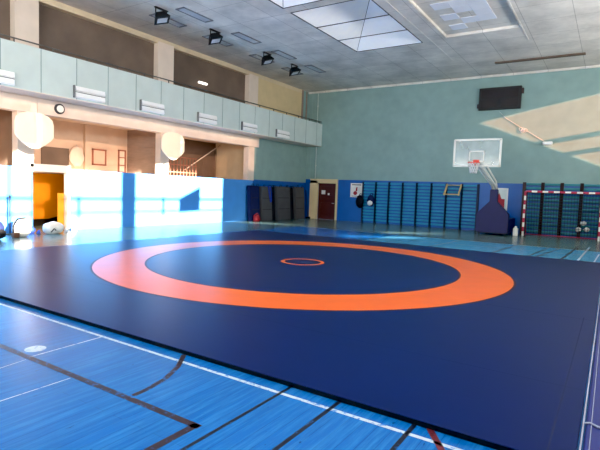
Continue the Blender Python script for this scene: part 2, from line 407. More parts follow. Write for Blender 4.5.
# ------------------------------------------------------------------ gallery
mb = MB(); mb.box(WX - .5, WX - .3, FY, 10.2, 4.37, ZC)
struct('wall_gallery', mb, 'brown_dk')
mb = MB(); mb.box(WX - .3, WX + .02, FY, 15.3, 7.5, ZC); struct('trim_10', mb, 'beige')
for i, (a, b) in enumerate(((-7.15, -6.4), (-1.38, -.62), (4.3, 5.13), (10.2, 10.95))):
    mb = MB(); mb.box(WX - .3, WX + .06, a, b, 4.37, 7.56); struct('trim_%d' % (11 + i), mb, 'pinkish')
for i, (a, b) in enumerate(((-6.4, -1.38), (-.62, 4.3), (5.13, 10.2))):
    mb = MB(); mb.box(WX - .3, WX - .22, a, b, 4.37, 7.5); struct('window_%d' % (2 + i), mb, 'dark_pane')
mb = MB(); mb.box(WX, WX + .015, 10.95, 15.25, 4.37, 7.5); struct('trim_15', mb, 'cream')
mb = MB(); mb.box(WX, WX + .05, 15.25, 15.4, 4.37, ZC); mb.box(WX, WX + .03, 15.75, 15.85, 4.37, ZC); struct('trim_16', mb, 'brown_dk')
bal = bpy.data.objects.new('balcony', None); C.objects.link(bal); bal.location = (-9.7, 3, 4.37); bal['kind'] = 'structure'
mb = MB(); mb.box(-9.24, -9.16, FY, WY, 4.39, 5.72); mb.build('parapet', 'teal_pale', bal)
mb = MB(); mb.box(WX, -9.17, FY, WY, 4.37, 4.5); mb.build('slab', 'pinkish', bal)
mb = MB()
for k in range(22):
    y = -7 + k * 1.18; mb.box(-9.165, -9.152, y, y + .02, 4.39, 5.71)
mb.build('seam', 'seam_teal', bal)
mb = MB(); mb.tube([(-9.2, FY, 5.84), (-9.2, WY, 5.84)], .022, 8); mb.build('hand_rail', 'rail', bal)
mb = MB()
for k in range(20):
    y = -6.6 + k * 1.18; mb.box(-9.215, -9.185, y, y + .03, 5.72, 5.84)
mb.build('rail_post', 'rail', bal)
# strip lights on the parapet
def strip_light(label, y0, y1):
    yc = (y0 + y1) / 2; w = y1 - y0
    t = thing('wall_light', label, 'wall light', (-9.152, yc, 4.45), 'twin strip lights along the gallery parapet')
    mb = MB(); mb.box(-9.155, -9.11, yc - w / 2, yc + w / 2, 4.44, 4.82); mb.build('housing', 'lamp_white', t)
    for z in (4.53, 4.73):
        mb = MB(); mb.prism([(-9.11, yc - w / 2 + .03, z - .07), (-9.04, yc - w / 2 + .03, z - .07), (-9.07, yc - w / 2 + .03, z + .06), (-9.11, yc - w / 2 + .03, z + .06)], (0, w - .06, 0)); mb.build('diffuser', 'lamp_white', t)
    mb = MB(); mb.box(-9.155, -9.06, yc - w / 2 - .02, yc - w / 2 + .01, 4.43, 4.83); mb.box(-9.155, -9.1, yc - w / 2 - .02, yc + w / 2, 4.615, 4.638); mb.build('end_cap', 'frame_grey', t)
    return t
for i, (a, b) in enumerate(((-3.0, -1.9), (-.02, 1.12), (2.63, 3.75), (5.6, 6.75), (8.5, 9.65), (11.3, 12.5))):
    strip_light(['white twin strip light on the parapet cut by the left photo edge', 'white twin strip light on the parapet above the round wall fitting',
                 'white twin strip light on the parapet, third from the left photo edge', 'white twin strip light on the parapet, fourth from the left photo edge',
                 'white twin strip light on the parapet, second from the back wall', 'white twin strip light on the parapet nearest the back wall'][i], a, b)
t = thing('round_wall_fitting', 'small round grey-rimmed fitting on the pale beam under the balcony', 'wall fitting', (-10.08, .02, 4.15))
mb = MB(); mb.tube([(-10.08, .02, 4.12), (-10.0, .02, 4.12)], .17, 20); mb.build('rim', 'steel_dk', t)
mb = MB(); mb.tube([(-10.0, .02, 4.12), (-9.98, .02, 4.12)], .12, 20); mb.build('face', 'white', t)
t = thing('gallery_lamp', 'small white lamp glowing in the second dark gallery bay', 'lamp', (WX - .2, 7.0, 6.42))  # glowing bar added in the dark bay as a small bright spot
mb = MB(); mb.box(WX - .235, WX - .1, 6.95, 7.05, 6.4, 6.5); mb.build('bracket', 'white', t)
mb = MB(); mb.bbox(WX - .14, WX - .04, 6.75, 7.3, 6.38, 6.48, .03); mb.build('diffuser', emis('glowing diffuser', 'fff8ee', 2.0), t)

# fan-shaped practice boards in front of the columns
def fan_board(label, yc, zc, col):
    x = -9.25
    t = thing('practice_backboard', label, 'backboard', (x, yc, zc), 'plain cream backboards under the balcony')
    prof = [(-.60, .22), (-.56, .36), (-.44, .47), (-.22, .545), (0, .56), (.22, .545), (.44, .47), (.56, .36), (.60, .22), (.60, -.16), (.52, -.27), (.30, -.45), (.12, -.54), (0, -.56), (-.12, -.54), (-.30, -.45), (-.52, -.27), (-.60, -.16)]
    mb = MB(); mb.prism([(x, yc + a, zc + b) for a, b in prof], (.03, 0, 0)); mb.build('board', 'white_b', t)
    for dy in (-.12, .12):
        mb = MB(); mb.tube([(x, col + dy, zc + .15), (WX - .05, col + dy, zc + .15)], .03, 8); mb.build('bracket', 'steel_dk', t)
    mb = MB(); mb.tube([(x - .02, yc - .4, zc + .15), (x - .02, yc + .45, zc + .15)], .03, 8); mb.build('cross_bar', 'steel_dk', t)
fan_board('cream fan-shaped backboard on the left column, larger in view', -1.25, 3.21, -1.04)
fan_board('cream fan-shaped backboard on the column beside the dark stair bay', 4.36, 3.27, 4.72)

# ------------------------------------------------------------------ ceiling with skylights
def with_holes(outer, holes):
    allp = outer + [p for h in holes for p in h]
    tris = tessellate_polygon([[Vector(p) for p in outer]] + [[Vector(p) for p in h] for h in holes])
    return allp, tris
H = [(-3.72, -.82, 4.5, 9.58), (-3.72, -.82, -1.2, 4.05), (.18, 2.75, 4.4, 9.4), (.18, 2.75, -1.2, 4.0)]
outer = [(-14.2, FY, 0), (RX + .2, FY, 0), (RX + .2, WY + .2, 0), (-14.2, WY + .2, 0)]
pts, tris = with_holes(outer, [[(a, c, 0), (b, c, 0), (b, d, 0), (a, d, 0)] for a, b, c, d in H])
mb = MB(); vs = [mb.b.verts.new((p[0], p[1], ZC)) for p in pts]
for tr in tris: mb.b.faces.new([vs[i] for i in tr])
struct('ceiling', mb, 'ceil')
# pyramid skylights
for i, (a, b, c, d) in enumerate(H[:2]):
    ob = bpy.data.objects.new('window_%d' % (5 + i), None); C.objects.link(ob); ob.location = ((a + b) / 2, (c + d) / 2, ZC); ob['kind'] = 'structure'
    ap = ((a + b) / 2 + .3, (c + d) / 2, ZC + 1.15)
    q = [(a, c, ZC), (b, c, ZC), (b, d, ZC), (a, d, ZC)]
    mb = MB()
    for k in range(4): mb.poly([q[k], q[(k + 1) % 4], ap])
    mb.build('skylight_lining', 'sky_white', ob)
    mb = MB()
    n = 3
    for k in range(1, n): y = c + (d - c) * k / n; mb.tube([(a, y, ZC), (b, y, ZC)], .016, 6)
    mb.tube([(a, c, ZC), (b, c, ZC), (b, d, ZC), (a, d, ZC)], .02, 6, closed=True)
    for k in range(4): mb.tube([q[k], ap], .012, 6)
    mb.build('glazing_bar', 'steel_dk', ob)
# boarded bays
for i, (a, b, c, d) in enumerate(H[2:]):
    mb = MB(); mb.box(a, b, c, d, ZC + .1, ZC + .2)
    mb.box(a - .01, a, c, d, ZC, ZC + .15); mb.box(b, b + .01, c, d, ZC, ZC + .15); mb.box(a, b, c - .01, c, ZC, ZC + .15); mb.box(a, b, d, d + .01, ZC, ZC + .15)
    struct('trim_%d' % (17 + i), mb, 'ceil')
mb = MB()
rnd = random.Random(4)
for (x, y) in ((.55, 6.2), (1.1, 6.2), (1.1, 6.75), (1.65, 6.75), (.55, 7.3), (1.65, 6.2), (1.65, 7.3), (1.1, 7.85), (.55, 8.4), (1.65, 7.85), (1.1, 5.1), (1.65, 5.65), (.55, 5.1)):
    mb.box(x, x + .54, y, y + .54, ZC + .085, ZC + .1)
struct('trim_19', mb, 'ceil_patch')
mb = MB(); mb.box(1.1, 4.6, 13.65, 13.9, ZC - .05, ZC); struct('trim_20', mb, 'ceil_dark')
mb = MB(); mb.box(-3.85, -3.72, -1.3, 9.7, ZC - .01, ZC + .01)
mb.box(-.5, -.45, -3, 13, ZC - .012, ZC); mb.box(.1, .14, -1.3, 9.5, ZC - .012, ZC); mb.box(2.8, 2.86, -1.3, 11, ZC - .014, ZC)
struct('trim_21', mb, 'ceil')
mb = MB(); mb.box(-14, RX, WY - .06, WY, ZC - .1, ZC); struct('trim_22', mb, 'ceil')
# recessed ceiling lights and floodlights
def panel_light(label, x, y, L=1.45):
    t = thing('ceiling_light', label, 'ceiling light', (x, y, ZC), 'recessed strip lights in the ceiling above the gallery')
    mb = MB(); w = .2; l = L / 2; z0, z1 = ZC - .03, ZC
    mb.box(x - w, x - w + .03, y - l, y + l, z0, z1); mb.box(x + w - .03, x + w, y - l, y + l, z0, z1)
    mb.box(x - w, x + w, y - l, y - l + .06, z0, z1); mb.box(x - w, x + w, y + l - .06, y + l, z0, z1); mb.build('frame', 'frame_grey', t)
    mb = MB(); mb.box(x - w + .03, x + w - .03, y - l + .06, y + l - .06, ZC - .012, ZC); mb.build('diffuser', 'lens', t)
rows = ['nearest the camera', 'second from the camera', 'third from the camera', 'farthest from the camera']
for i, y in enumerate((3.05, 5.7, 8.65, 11.2)):
    panel_light('grey recessed ceiling light in the row by the gallery, ' + rows[i], -8.15, y)
for i, y in enumerate((3.1, 5.95, 8.6, 11.3)):
    panel_light('grey recessed ceiling light in the outer row, right of the floodlights, ' + rows[i], -6.85, y)
def flood(label, x, y):
    t = thing('floodlight', label, 'floodlight', (x, y, ZC), 'black floodlights under the ceiling')
    mb = MB(); mb.tube([(x, y - .24, ZC), (x, y - .24, ZC - .32)], .02, 6); mb.tube([(x, y + .24, ZC), (x, y + .24, ZC - .32)], .02, 6); mb.box(x - .05, x + .05, y - .27, y + .27, ZC - .03, ZC + .01); mb.build('yoke', 'black', t)
    c = Vector((x, y, ZC - .3)); n = Vector((.45, .1, -.85)).normalized(); u = Vector((.54, .84, 0)).normalized(); u = (u - n * u.dot(n)).normalized(); v = n.cross(u)
    def q(a, b, d): return c + u * a * 1.05 + v * b * 1.1 + n * d * 1.05
    mb = MB(); a1 = [q(-.14, -.1, -.16), q(.14, -.1, -.16), q(.14, .1, -.16), q(-.14, .1, -.16)]; b1 = [q(-.25, -.19, .1), q(.25, -.19, .1), q(.25, .19, .1), q(-.25, .19, .1)]
    A = [mb.b.verts.new(p) for p in a1]; B = [mb.b.verts.new(p) for p in b1]; mb.b.faces.new(A); mb.b.faces.new(B)
    for k in range(4): mb.b.faces.new((A[k], A[(k + 1) % 4], B[(k + 1) % 4], B[k]))
    mb.build('housing', 'black', t)
    mb = MB(); mb.poly([q(-.17, -.11, .105), q(.17, -.11, .105), q(.17, .11, .105), q(-.17, .11, .105)]); mb.build('lens', 'lens', t)
for i, (x, y) in enumerate(((-7.5, 2.15), (-7.4, 4.7), (-7.4, 8.05), (-7.4, 10.25))):
    flood('black floodlight under the ceiling, ' + rows[i], x, y)

# ------------------------------------------------------------------ right wall with openings, front wall
SD = Vector((-.93, .30, -.155))      # travel direction of the sunlight
def back(P):                         # where the ray that lights P crosses the right wall
    t = (RX - P[0]) / -SD.x
    return (P[1] - SD.y * t, P[2] - SD.z * t)
def LWp(y, z): return back((WX, y, z))
def FLp(x, y): return back((x, y, ZF))
def BKp(x, z): return back((x, WY, z))
holes = []
def winrect(y0, y1, zt):             # window lighting left wall between y0,y1 up to zt and a strip of floor
    a = LWp(y0, zt); b = LWp(y1, zt)
    zb = FLp(-9.98, 0)[1]
    holes.append([(a[0], zb), (b[0], zb), (b[0], a[1]), (a[0], a[1])])
winrect(-5.6, -1.6, 2.55); winrect(-1.5, -.84, 2.55); winrect(.46, 2.62, 2.55); winrect(3.32, 8.42, 2.55)
def upper(y0, y1, z0, z1): a = LWp(y0, z0); b = LWp(y1, z1); holes.append([(a[0], a[1]), (b[0], a[1]), (b[0], b[1]), (a[0], b[1])])
upper(-5.6, -.9, 2.62, 4.15); upper(-.8, 5.0, 2.62, 4.15); upper(5.1, 11.0, 2.62, 4.15); upper(-.78, .4, .1, 2.5)  # unseen upper openings added to warm the seating bays and boards
NP = len(holes)
holes.append([BKp(.12, 5.38), BKp(2.6, 4.38), BKp(5.36, 3.25), BKp(7.8, 2.2), BKp(7.8, 6.85), BKp(5.2, 6.45), BKp(2.6, 5.92)])  # unseen opening shaped to cast a sun wedge on the back wall
holes.append([FLp(-6.2, 10.8), FLp(-9.7, 10.1), FLp(-9.98, 8.6), FLp(-8.3, 9.5)])  # unseen slits from here on, shaped so sun streaks land on the floor
holes.append([FLp(-2.6, 6.75), FLp(-.5, 8.55), FLp(-.3, 9.4), FLp(-2.9, 7.65)])
holes.append([FLp(-2.2, 9.9), FLp(-.35, 11.75), FLp(-.2, 12.6), FLp(-2.5, 10.8)])
ZT = ZC
outer = [(RX, FY, ZF), (RX, WY + .2, ZF), (RX, WY + .2, ZT), (RX, FY, ZT)]
pts, tris = with_holes(outer, [[(RX, p[0], min(p[1], ZC - .01)) for p in h] for h in holes])
mb = MB(); vs = [mb.b.verts.new(p) for p in pts]
for tr in tris:
    try: mb.b.faces.new([vs[i] for i in tr])
    except ValueError: pass
struct('wall_right', mb, 'teal')
def pane(i, h, col):  # unseen tinted sheet added to dim the sun through an opening
    m = bpy.data.materials.new('tinted pane'); m.use_nodes = True; nt = m.node_tree
    for n in list(nt.nodes): nt.nodes.remove(n)
    o = nt.nodes.new('ShaderNodeOutputMaterial'); t = nt.nodes.new('ShaderNodeBsdfTransparent'); nz = nt.nodes.new('ShaderNodeTexNoise'); nz.inputs['Scale'].default_value = 1.5
    mx = nt.nodes.new('ShaderNodeMix'); mx.data_type = 'RGBA'; mx.inputs['A'].default_value = tuple(v * .85 for v in col) + (1,); mx.inputs['B'].default_value = tuple(v * 1.15 for v in col) + (1,)
    nt.links.new(nz.outputs['Fac'], mx.inputs['Factor']); nt.links.new(mx.outputs['Result'], t.inputs['Color']); nt.links.new(t.outputs['BSDF'], o.inputs['Surface'])
    mb = MB(); mb.poly([(RX + .02, p[0], min(p[1], ZC - .01)) for p in h]); struct('window_%d' % i, mb, m)
for k in (4, 5, 6): pane(5 + k, holes[k], (.03, .021, .017))
pane(12, holes[7], (.05, .036, .025))
pane(13, holes[NP], (.22, .09, .05))
for k in (1, 2, 3): pane(13 + k, holes[NP + k], (.8, .85, .86))
# glazing bars of the side windows (they shade the left wall)
zl1 = LWp(0, 1.06)[1]; zl2 = LWp(0, .55)[1]
mb = MB()
y0 = LWp(-5.6, 0)[0]; y1 = LWp(8.42, 0)[0]
mb.box(RX - .06, RX - .02, y0, y1, zl1 - .06, zl1 + .06); mb.box(RX - .06, RX - .02, y0, y1, zl2 - .04, zl2 + .04)
for y in (.85, 4.75): yy = LWp(y, 0)[0]; mb.box(RX - .06, RX - .02, yy - .06, yy + .06, zl2 - .2, zl1 + .1)
struct('window_7', mb, 'white')
# unseen board added at the opening to shade part of the left wall
def L3(y, z): p = LWp(y, z); return (RX - .09, p[0], p[1])
mb = MB(); mb.prism([L3(5.65, 1.1), L3(6.95, 1.65), L3(6.95, .5), L3(5.65, .45)], (.02, 0, 0)); struct('trim_23', mb, 'white')
mb = MB(); z = BKp(3.3, 4.25)[1]
mb.box(RX - .06, RX - .02, 12, 15.9, z, z + .22); mb.box(RX - .06, RX - .02, 13.6, 15.9, z - .7, z - .5); struct('window_8', mb, 'white')
mb = MB(); mb.box(-14.2, RX + .2, FY - .2, FY, ZF, ZC); struct('wall_front', mb, 'teal')
mb = MB(); mb.box(-14.4, -14.2, FY, WY, ZF, ZC); struct('wall_outer', mb, 'stair')

# ------------------------------------------------------------------ things on the back wall
def wall_bars(loc, label, up, rung, h, cat='wall bars', group=None, w=.8, n=13, uw=.05):
    t = thing('wall_bars', label, cat, loc, group); x, y, z = loc
    for s in (0, 1):
        xx = x + s * w
        mb = MB(); mb.bbox(xx - uw, xx + uw, y - .12, y, z, z + h + .03, .008, 1); mb.build('upright', up, t)
    for k in range(n):
        zz = z + .16 + k * (h - .22) / (n - 1)
        mb = MB(); mb.bbox(x + .05, x + w - .05, y - .105, y - .055, zz - .052, zz + .052, .018, 2); mb.build('rung', rung, t)
    return t
ordn = ['first', 'second', 'third', 'fourth', 'fifth', 'sixth', 'seventh', 'eighth']
root = None
for i in range(8):
    x = -6.2 + i * .8
    lab = 'blue wall bars with dark uprights, %s unit counted from the brown door' % ordn[i]
    if root is None: root = wall_bars((x, WY, ZF), lab, 'upright', 'wall_bar', 2.32, group='blue wall bars left of the basketball stand')
    else: dup(root, (x, WY, ZF), lab)
root = None
for i in range(4):
    x = 2.34 + i * .8
    lab = 'teal wall bars behind the goal net, %s unit from the left goal post' % ordn[i]
    if root is None: root = wall_bars((x, WY, ZF), lab, 'upright_br', 'bar_teal', 2.47, uw=.075, group='teal wall bars behind the goal')
    else: dup(root, (x, WY, ZF), lab)
t = thing('pull_up_bar', 'pale wooden pull-up frame hooked high on the blue wall bars', 'pull-up bar', (-1.0, WY - .12, 1.7))
yb = WY - .12
for x in (-1.36, -.64):
    mb = MB(); mb.prism([(x - .03, yb, 2.28), (x - .03, yb, 2.15), (x - .03, yb - .42, 1.68), (x - .03, yb - .42, 1.8)], (.06, 0, 0)); mb.build('bracket_arm', 'wood', t)
mb = MB(); mb.tube([(-1.42, yb - .42, 1.74), (-.58, yb - .42, 1.74)], .03, 8); mb.build('grip_bar', 'wood', t)
mb = MB(); mb.tube([(-1.36, yb - .03, 2.22), (-.64, yb - .03, 2.22)], .02, 8); mb.build('top_rail', 'wood', t)

t = thing('poster', 'white poster with small red figure on the blue wall left of the wall bars', 'poster', (-6.63, WY - .01, 1.36))
mb = MB(); mb.box(-7.04, -6.22, WY - .03, WY - .004, 1.38, 2.2); mb.build('sheet', 'board_white', t)
mb = MB(); y = WY - .033
mb.poly([(-6.72 + .13 * math.cos(a), y, 1.62 + .12 * math.sin(a)) for a in [i * PI / 6 for i in range(12)]]); mb.poly([(-6.7, y, 1.72), (-6.6, y, 1.75), (-6.58, y, 1.98), (-6.68, y, 1.95)]); mb.build('emblem', 'red', t)
mb = MB(); mb.box(-6.95, -6.35, WY - .034, WY - .03, 2.08, 2.13); mb.box(-6.95, -6.5, WY - .034, WY - .03, 1.43, 1.46); mb.build('text_band', 'grey_mat', t)
t = thing('framed_poster', 'white framed red and white poster behind the basketball stand', 'poster', (1.3, WY, 1.0))
fx0, fx1 = .93, 1.62
mb = MB()
for q in ((fx0, fx0 + .06, 1.02, 2.14), (fx1 - .06, fx1, 1.02, 2.14), (fx0, fx1, 1.02, 1.08), (fx0, fx1, 2.08, 2.14)): mb.box(q[0], q[1], WY - .05, WY, q[2], q[3])
mb.build('frame', 'white', t)
mb = MB(); mb.box(fx0 + .06, fx1 - .06, WY - .03, WY, 1.08, 2.08); mb.build('sheet', 'teal_pale', t)
mb = MB(); mb.box(fx0 + .1, fx1 - .14, WY - .035, WY - .03, 1.12, 1.6); mb.prism([(fx0 + .14, WY - .035, 1.6), (fx0 + .4, WY - .035, 1.6), (fx0 + .28, WY - .035, 1.9)], (0, .005, 0)); mb.build('picture', 'red', t)

def backpack(name, label, x, z, m, m2, seed, s=1.):
    y = WY - .235
    t = thing(name, label, 'bag', (x, y, z))
    mb = MB(); mb.blob((x, y, z + .34 * s), (.24 * s, .14, .36 * s), 3, .06, seed=seed); mb.build('bag_body', m, t)
    mb = MB(); mb.blob((x, y - .1, z + .2 * s), (.17 * s, .08, .16 * s), 2, .05, seed=seed + 1); mb.build('pocket', m2, t)
    mb = MB(); mb.tube([(x - .1, y, z + .6 * s), (x - .06, y + .12, z + .78 * s), (x + .06, y + .12, z + .78 * s), (x + .1, y, z + .6 * s)], .02, 6); mb.build('strap', m, t)
backpack('backpack', 'black backpack hanging at the left end of the wall bars beside the poster', -6.3, .78, 'cloth_black', 'cloth_black', 1, 1.05)
backpack('backpack', 'navy and white backpack hanging on the first wall bars', -5.62, .9, 'navy_cloth', 'cloth_white', 5, .95)

# scoreboard
t = thing('scoreboard', 'black electronic scoreboard high on the teal back wall', 'scoreboard', (.95, WY, 5.95))
mb = MB()
P = [(-.03, 7.12), (1.98, 6.96), (1.92, 5.9), (.1, 6.0)]
mb.bbox(-.02, 1.93, WY - .16, WY - .02, 5.98, 7.06, .02); mb.build('casing', 'black', t)
mb = MB(); mb.box(.1, 1.8, WY - .17, WY - .16, 6.55, 6.95); mb.box(.1, .85, WY - .17, WY - .16, 6.1, 6.45); mb.box(1.05, 1.8, WY - .17, WY - .16, 6.1, 6.45); mb.build('display_window', 'lens' if False else mat('dark display', '2a2528', .25), t)
mb = MB(); mb.box(-.1, -.02, WY - .1, WY, 6.1, 6.3); mb.box(1.93, 2.02, WY - .1, WY, 6.7, 6.95); mb.build('bracket', 'upright_br', t)
t = thing('wall_lamp', 'small white lamp on the back wall at the edge of the sun patch', 'wall lamp', (3.2, WY, 4.2))
mb = MB(); mb.tube([(3.2, WY, 4.28), (3.2, WY - .14, 4.28)], .04, 8); mb.build('bracket', 'steel', t)
mb = MB(); mb.bbox(3.0, 3.42, WY - .24, WY - .12, 4.2, 4.36, .04); mb.build('lamp_head', 'lamp_white', t)
t = thing('cable', 'thin white cable with a loose coil running down the back wall', 'cable', (2, WY, 4.2))
mb = MB(); mb.tube([(.95, WY - .03, 5.9), (1.3, WY - .03, 5.55), (2.1, WY - .03, 5.0), (2.5, WY - .03, 4.75), (3.1, WY - .03, 4.35)], .009, 5)
mb.build('lead', 'cable', t)
mb = MB()
for k, (cx, cz) in enumerate(((2.0, 5.0), (2.1, 4.96), (2.2, 4.93), (2.08, 4.9))):
    mb.tube([(cx + .08 * math.cos(a), WY - .04 - .004 * k, cz + .08 * math.sin(a)) for a in [i * PI / 8 for i in range(16)]], .012, 6, closed=True)
mb.build('coil', 'cable', t)
# pipes in the back-left corner
t = thing('wall_pipe', 'thin pale pipe running up the teal back wall near the corner', 'pipe', (-9.3, WY, 2.4))
mb = MB(); mb.tube([(-9.5, WY - .04, 2.42), (-9.5, WY - .04, ZC - .1)], .025, 6); mb.build('tube', 'teal_pale', t)
mb = MB()
for z in (3.2, 5, 6.8): mb.box(-9.55, -9.45, WY - .05, WY, z, z + .05)
mb.build('clip', 'steel', t)

# ------------------------------------------------------------------ basketball stand
bs = thing('basketball_stand', 'portable basketball stand with navy padded base and clear backboard', 'basketball stand', (1.38, 13.5, ZF))
bx, by = 1.42, 13.6
mb = MB()
prof = [(-.68, ZF + .12), (.68, ZF + .12), (.68, .92), (.5, 1.12), (.2, 1.42), (.15, 1.5), (.15, 2.02), (-.15, 2.02), (-.15, 1.5), (-.2, 1.42), (-.5, 1.12), (-.68, .92)]
mb.prism([(bx + a, by, z) for a, z in prof], (0, .35, 0))
mb.bbox(bx - .68, bx + .68, by + .3, by + 1.9, ZF + .12, .72, .04)
bmesh.ops.bevel(mb.b, geom=[e for e in mb.b.edges if e.calc_length() > .3], offset=.02, segments=2, affect='EDGES')
mb.build('base_pad', 'navy', bs)
for dx in (-.55, .55):
    for dy in (.15, 1.7): mb = MB(); mb.tube([(bx + dx - .03, by + dy, ZF + .06), (bx + dx + .03, by + dy, ZF + .06)], .06, 12); mb.build('wheel', 'black', bs)
mb = MB(); mb.box(bx - .6, bx + .6, by + .05, by + 1.85, ZF + .08, ZF + .14); mb.build('chassis', 'black', bs)
mb = MB()
hb = Vector((1.28, 10.72, 0))
mb.tube([(bx + .02, by + .15, 2.0), (bx + .02, by + .1, 2.22)], .09, 10)
for dx in (-.07, .07):
    mb.tube([(bx + dx, by + .15, 2.0), (bx + dx, by - .1, 2.2), (1.28 + dx, 10.85, 3.0)], .05, 8)
    mb.tube([(bx + dx, by + .4, 2.0), (bx + dx, by + .05, 2.38), (1.28 + dx, 10.85, 3.35)], .04, 8)
mb.build('support_arm', 'white', bs)
bz0, bz1, bx0, bx1, yb = 2.87, 3.95, .36, 2.16, 10.7
bo = MB(); bo.box(bx0, bx1, yb, yb + .02, bz0, bz1); bo = bo.build('backboard', 'acryl', bs)
mb = MB(); w = .05
for q in ((bx0 - .02, bx0 + w, bz0, bz1), (bx1 - w, bx1 + .02, bz0, bz1), (bx0, bx1, bz0 - .02, bz0 + w), (bx0, bx1, bz1 - w, bz1 + .02)): mb.box(q[0], q[1], yb - .02, yb + .04, q[2], q[3])
f = mb.build('board_frame', 'white', bs)
mb = MB(); c = (bx0 + bx1) / 2; y = yb - .008; w = .05
for q in ((c - .3, c - .3 + w, 3.05, 3.5), (c + .3 - w, c + .3, 3.05, 3.5), (c - .3, c + .3, 3.05, 3.1), (c - .3, c + .3, 3.45, 3.5)): mb.box(q[0], q[1], y, y + .006, q[2], q[3])
mb.build('target_square', 'white', bs)
mb = MB()
mb.tube([(c - .3, yb + .06, bz0 + .2), (c, yb + .1, 3.2), (c - .5, yb + .06, 3.75)], .03, 6); mb.tube([(c + .3, yb + .06, bz0 + .2), (c, yb + .1, 3.2), (c + .5, yb + .06, 3.75)], .03, 6)
mb.tube([(c, yb + .08, bz0 + .1), (c, yb + .08, 3.85)], .05, 8)
mb.build('rear_brace', 'steel', bs)
hy = yb - .38; hz = 3.0
mb = MB(); mb.tube([(c + .225 * math.cos(a), hy + .225 * math.sin(a), hz) for a in [i * PI / 16 for i in range(32)]], .016, 8, closed=True)
mb.box(c - .08, c + .08, yb - .17, yb - .005, hz - .05, hz + .03); mb.box(c - .12, c + .12, yb - .02, yb, hz - .1, hz + .14)
for s in (-1, 1): mb.tube([(c + s * .08, yb - .02, hz - .08), (c + s * .16, hy + .16, hz - .01)], .012, 6)
hp = mb.build('hoop', 'hoop', bs)
mb = MB(); N = 12; lv = [(0, .225), (-.1, .2), (-.2, .165), (-.3, .14), (-.42, .125)]
for s in (1, -1):
    for k in range(N):
        mb.tube([(c + r * math.cos(2 * PI * (k + s * j * .5) / N), hy + r * math.sin(2 * PI * (k + s * j * .5) / N), hz + dz) for j, (dz, r) in enumerate(lv)], .015, 4)
ne = mb.build('net', 'net_w', bs); ne.parent = hp; ne.location = (0, 0, 0)

# ------------------------------------------------------------------ handball goal
gx0, gx1, gy = 2.56, 5.56, WY - 1.2
gl = thing('goal', 'handball goal with red and white striped posts and dark net', 'goal', ((gx0 + gx1) / 2, gy, ZF))
def striped(mb, p, q, n, first):
    p = Vector(p); q = Vector(q)
    for k in range(n):
        a = p.lerp(q, k / n); b = p.lerp(q, (k + 1) / n)
        x0, x1 = sorted((a.x, b.x)); z0, z1 = sorted((a.z, b.z))
        if x1 - x0 < .001: x0 -= .04; x1 += .04
        if z1 - z0 < .001: z0 -= .04; z1 += .04
        mb.box(x0, x1, gy - .04, gy + .04, z0, z1, (k + first) % 2)
for x in (gx0, gx1):
    mb = MB(); striped(mb, (x, 0, ZF), (x, 0, 2.0), 10, 1); mb.build('post', ['goal_red', 'white'], gl)
mb = MB(); striped(mb, (gx0 + .04, 0, 2.0), (gx1 - .04, 0, 2.0), 13, 0)
for f in mb.b.faces: pass
mb.build('crossbar', ['goal_red', 'white'], gl)
mb = MB()
for x in (gx0, gx1):
    mb.tube([(x, gy + .04, 1.98), (x, gy + .5, 1.96), (x, gy + .9, ZF + .03), (x, gy + .04, ZF + .03)], .02, 6)
mb.tube([(gx0, gy + .9, ZF + .03), (gx1, gy + .9, ZF + .03)], .02, 6); mb.tube([(gx0, gy + .5, 1.96), (gx1, gy + .5, 1.96)], .015, 6)
mb.build('rear_frame', 'goal_red', gl)
mb = MB()
def netgrid(A, B, Cc, D, nu, nv):
    A, B, Cc, D = map(Vector, (A, B, Cc, D))
    for i in range(nu + 1):
        u = i / nu; mb.tube([A.lerp(B, u), D.lerp(Cc, u)], .009, 3, cap=False)
    for j in range(nv + 1):
        v = j / nv; mb.tube([A.lerp(D, v), B.lerp(Cc, v)], .009, 3, cap=False)
netgrid((gx0, gy + .9, ZF + .03), (gx1, gy + .9, ZF + .03), (gx1, gy + .5, 1.96), (gx0, gy + .5, 1.96), 26, 16)
netgrid((gx0, gy + .5, 1.96), (gx1, gy + .5, 1.96), (gx1, gy + .04, 1.98), (gx0, gy + .04, 1.98), 26, 4)
for x in (gx0, gx1): netgrid((x, gy + .04, ZF + .03), (x, gy + .9, ZF + .03), (x, gy + .5, 1.96), (x, gy + .04, 1.98), 7, 16)
mb.build('net', 'net', gl)
for i, (x, z) in enumerate(((4.72, .28), (5.05, .3), (4.9, .58))):
    t = tag(one(lambda q: q.blob((x, WY - .16, z + .06), (.12, .05, .1), 2, .15, seed=i), 'cloth_white', 'cloth_scrap'),
            ['white scrap of cloth caught low behind the goal net, left one', 'white scrap of cloth caught low behind the goal net, right one', 'white scrap of cloth behind the goal net, upper one'][i], 'cloth', 'white scraps behind the goal net')
t = thing('white_jug', 'small white jug on the floor right of the navy basketball base', 'jug', (2.35, 14.2, ZF))
mb = MB(); mb.bbox(2.25, 2.45, 14.1, 14.3, ZF, .32, .04); mb.build('body', 'white', t)
mb = MB(); mb.tube([(2.35, 14.2, .31), (2.35, 14.2, .4)], [.06, .04], 10); mb.build('cap', 'white', t)

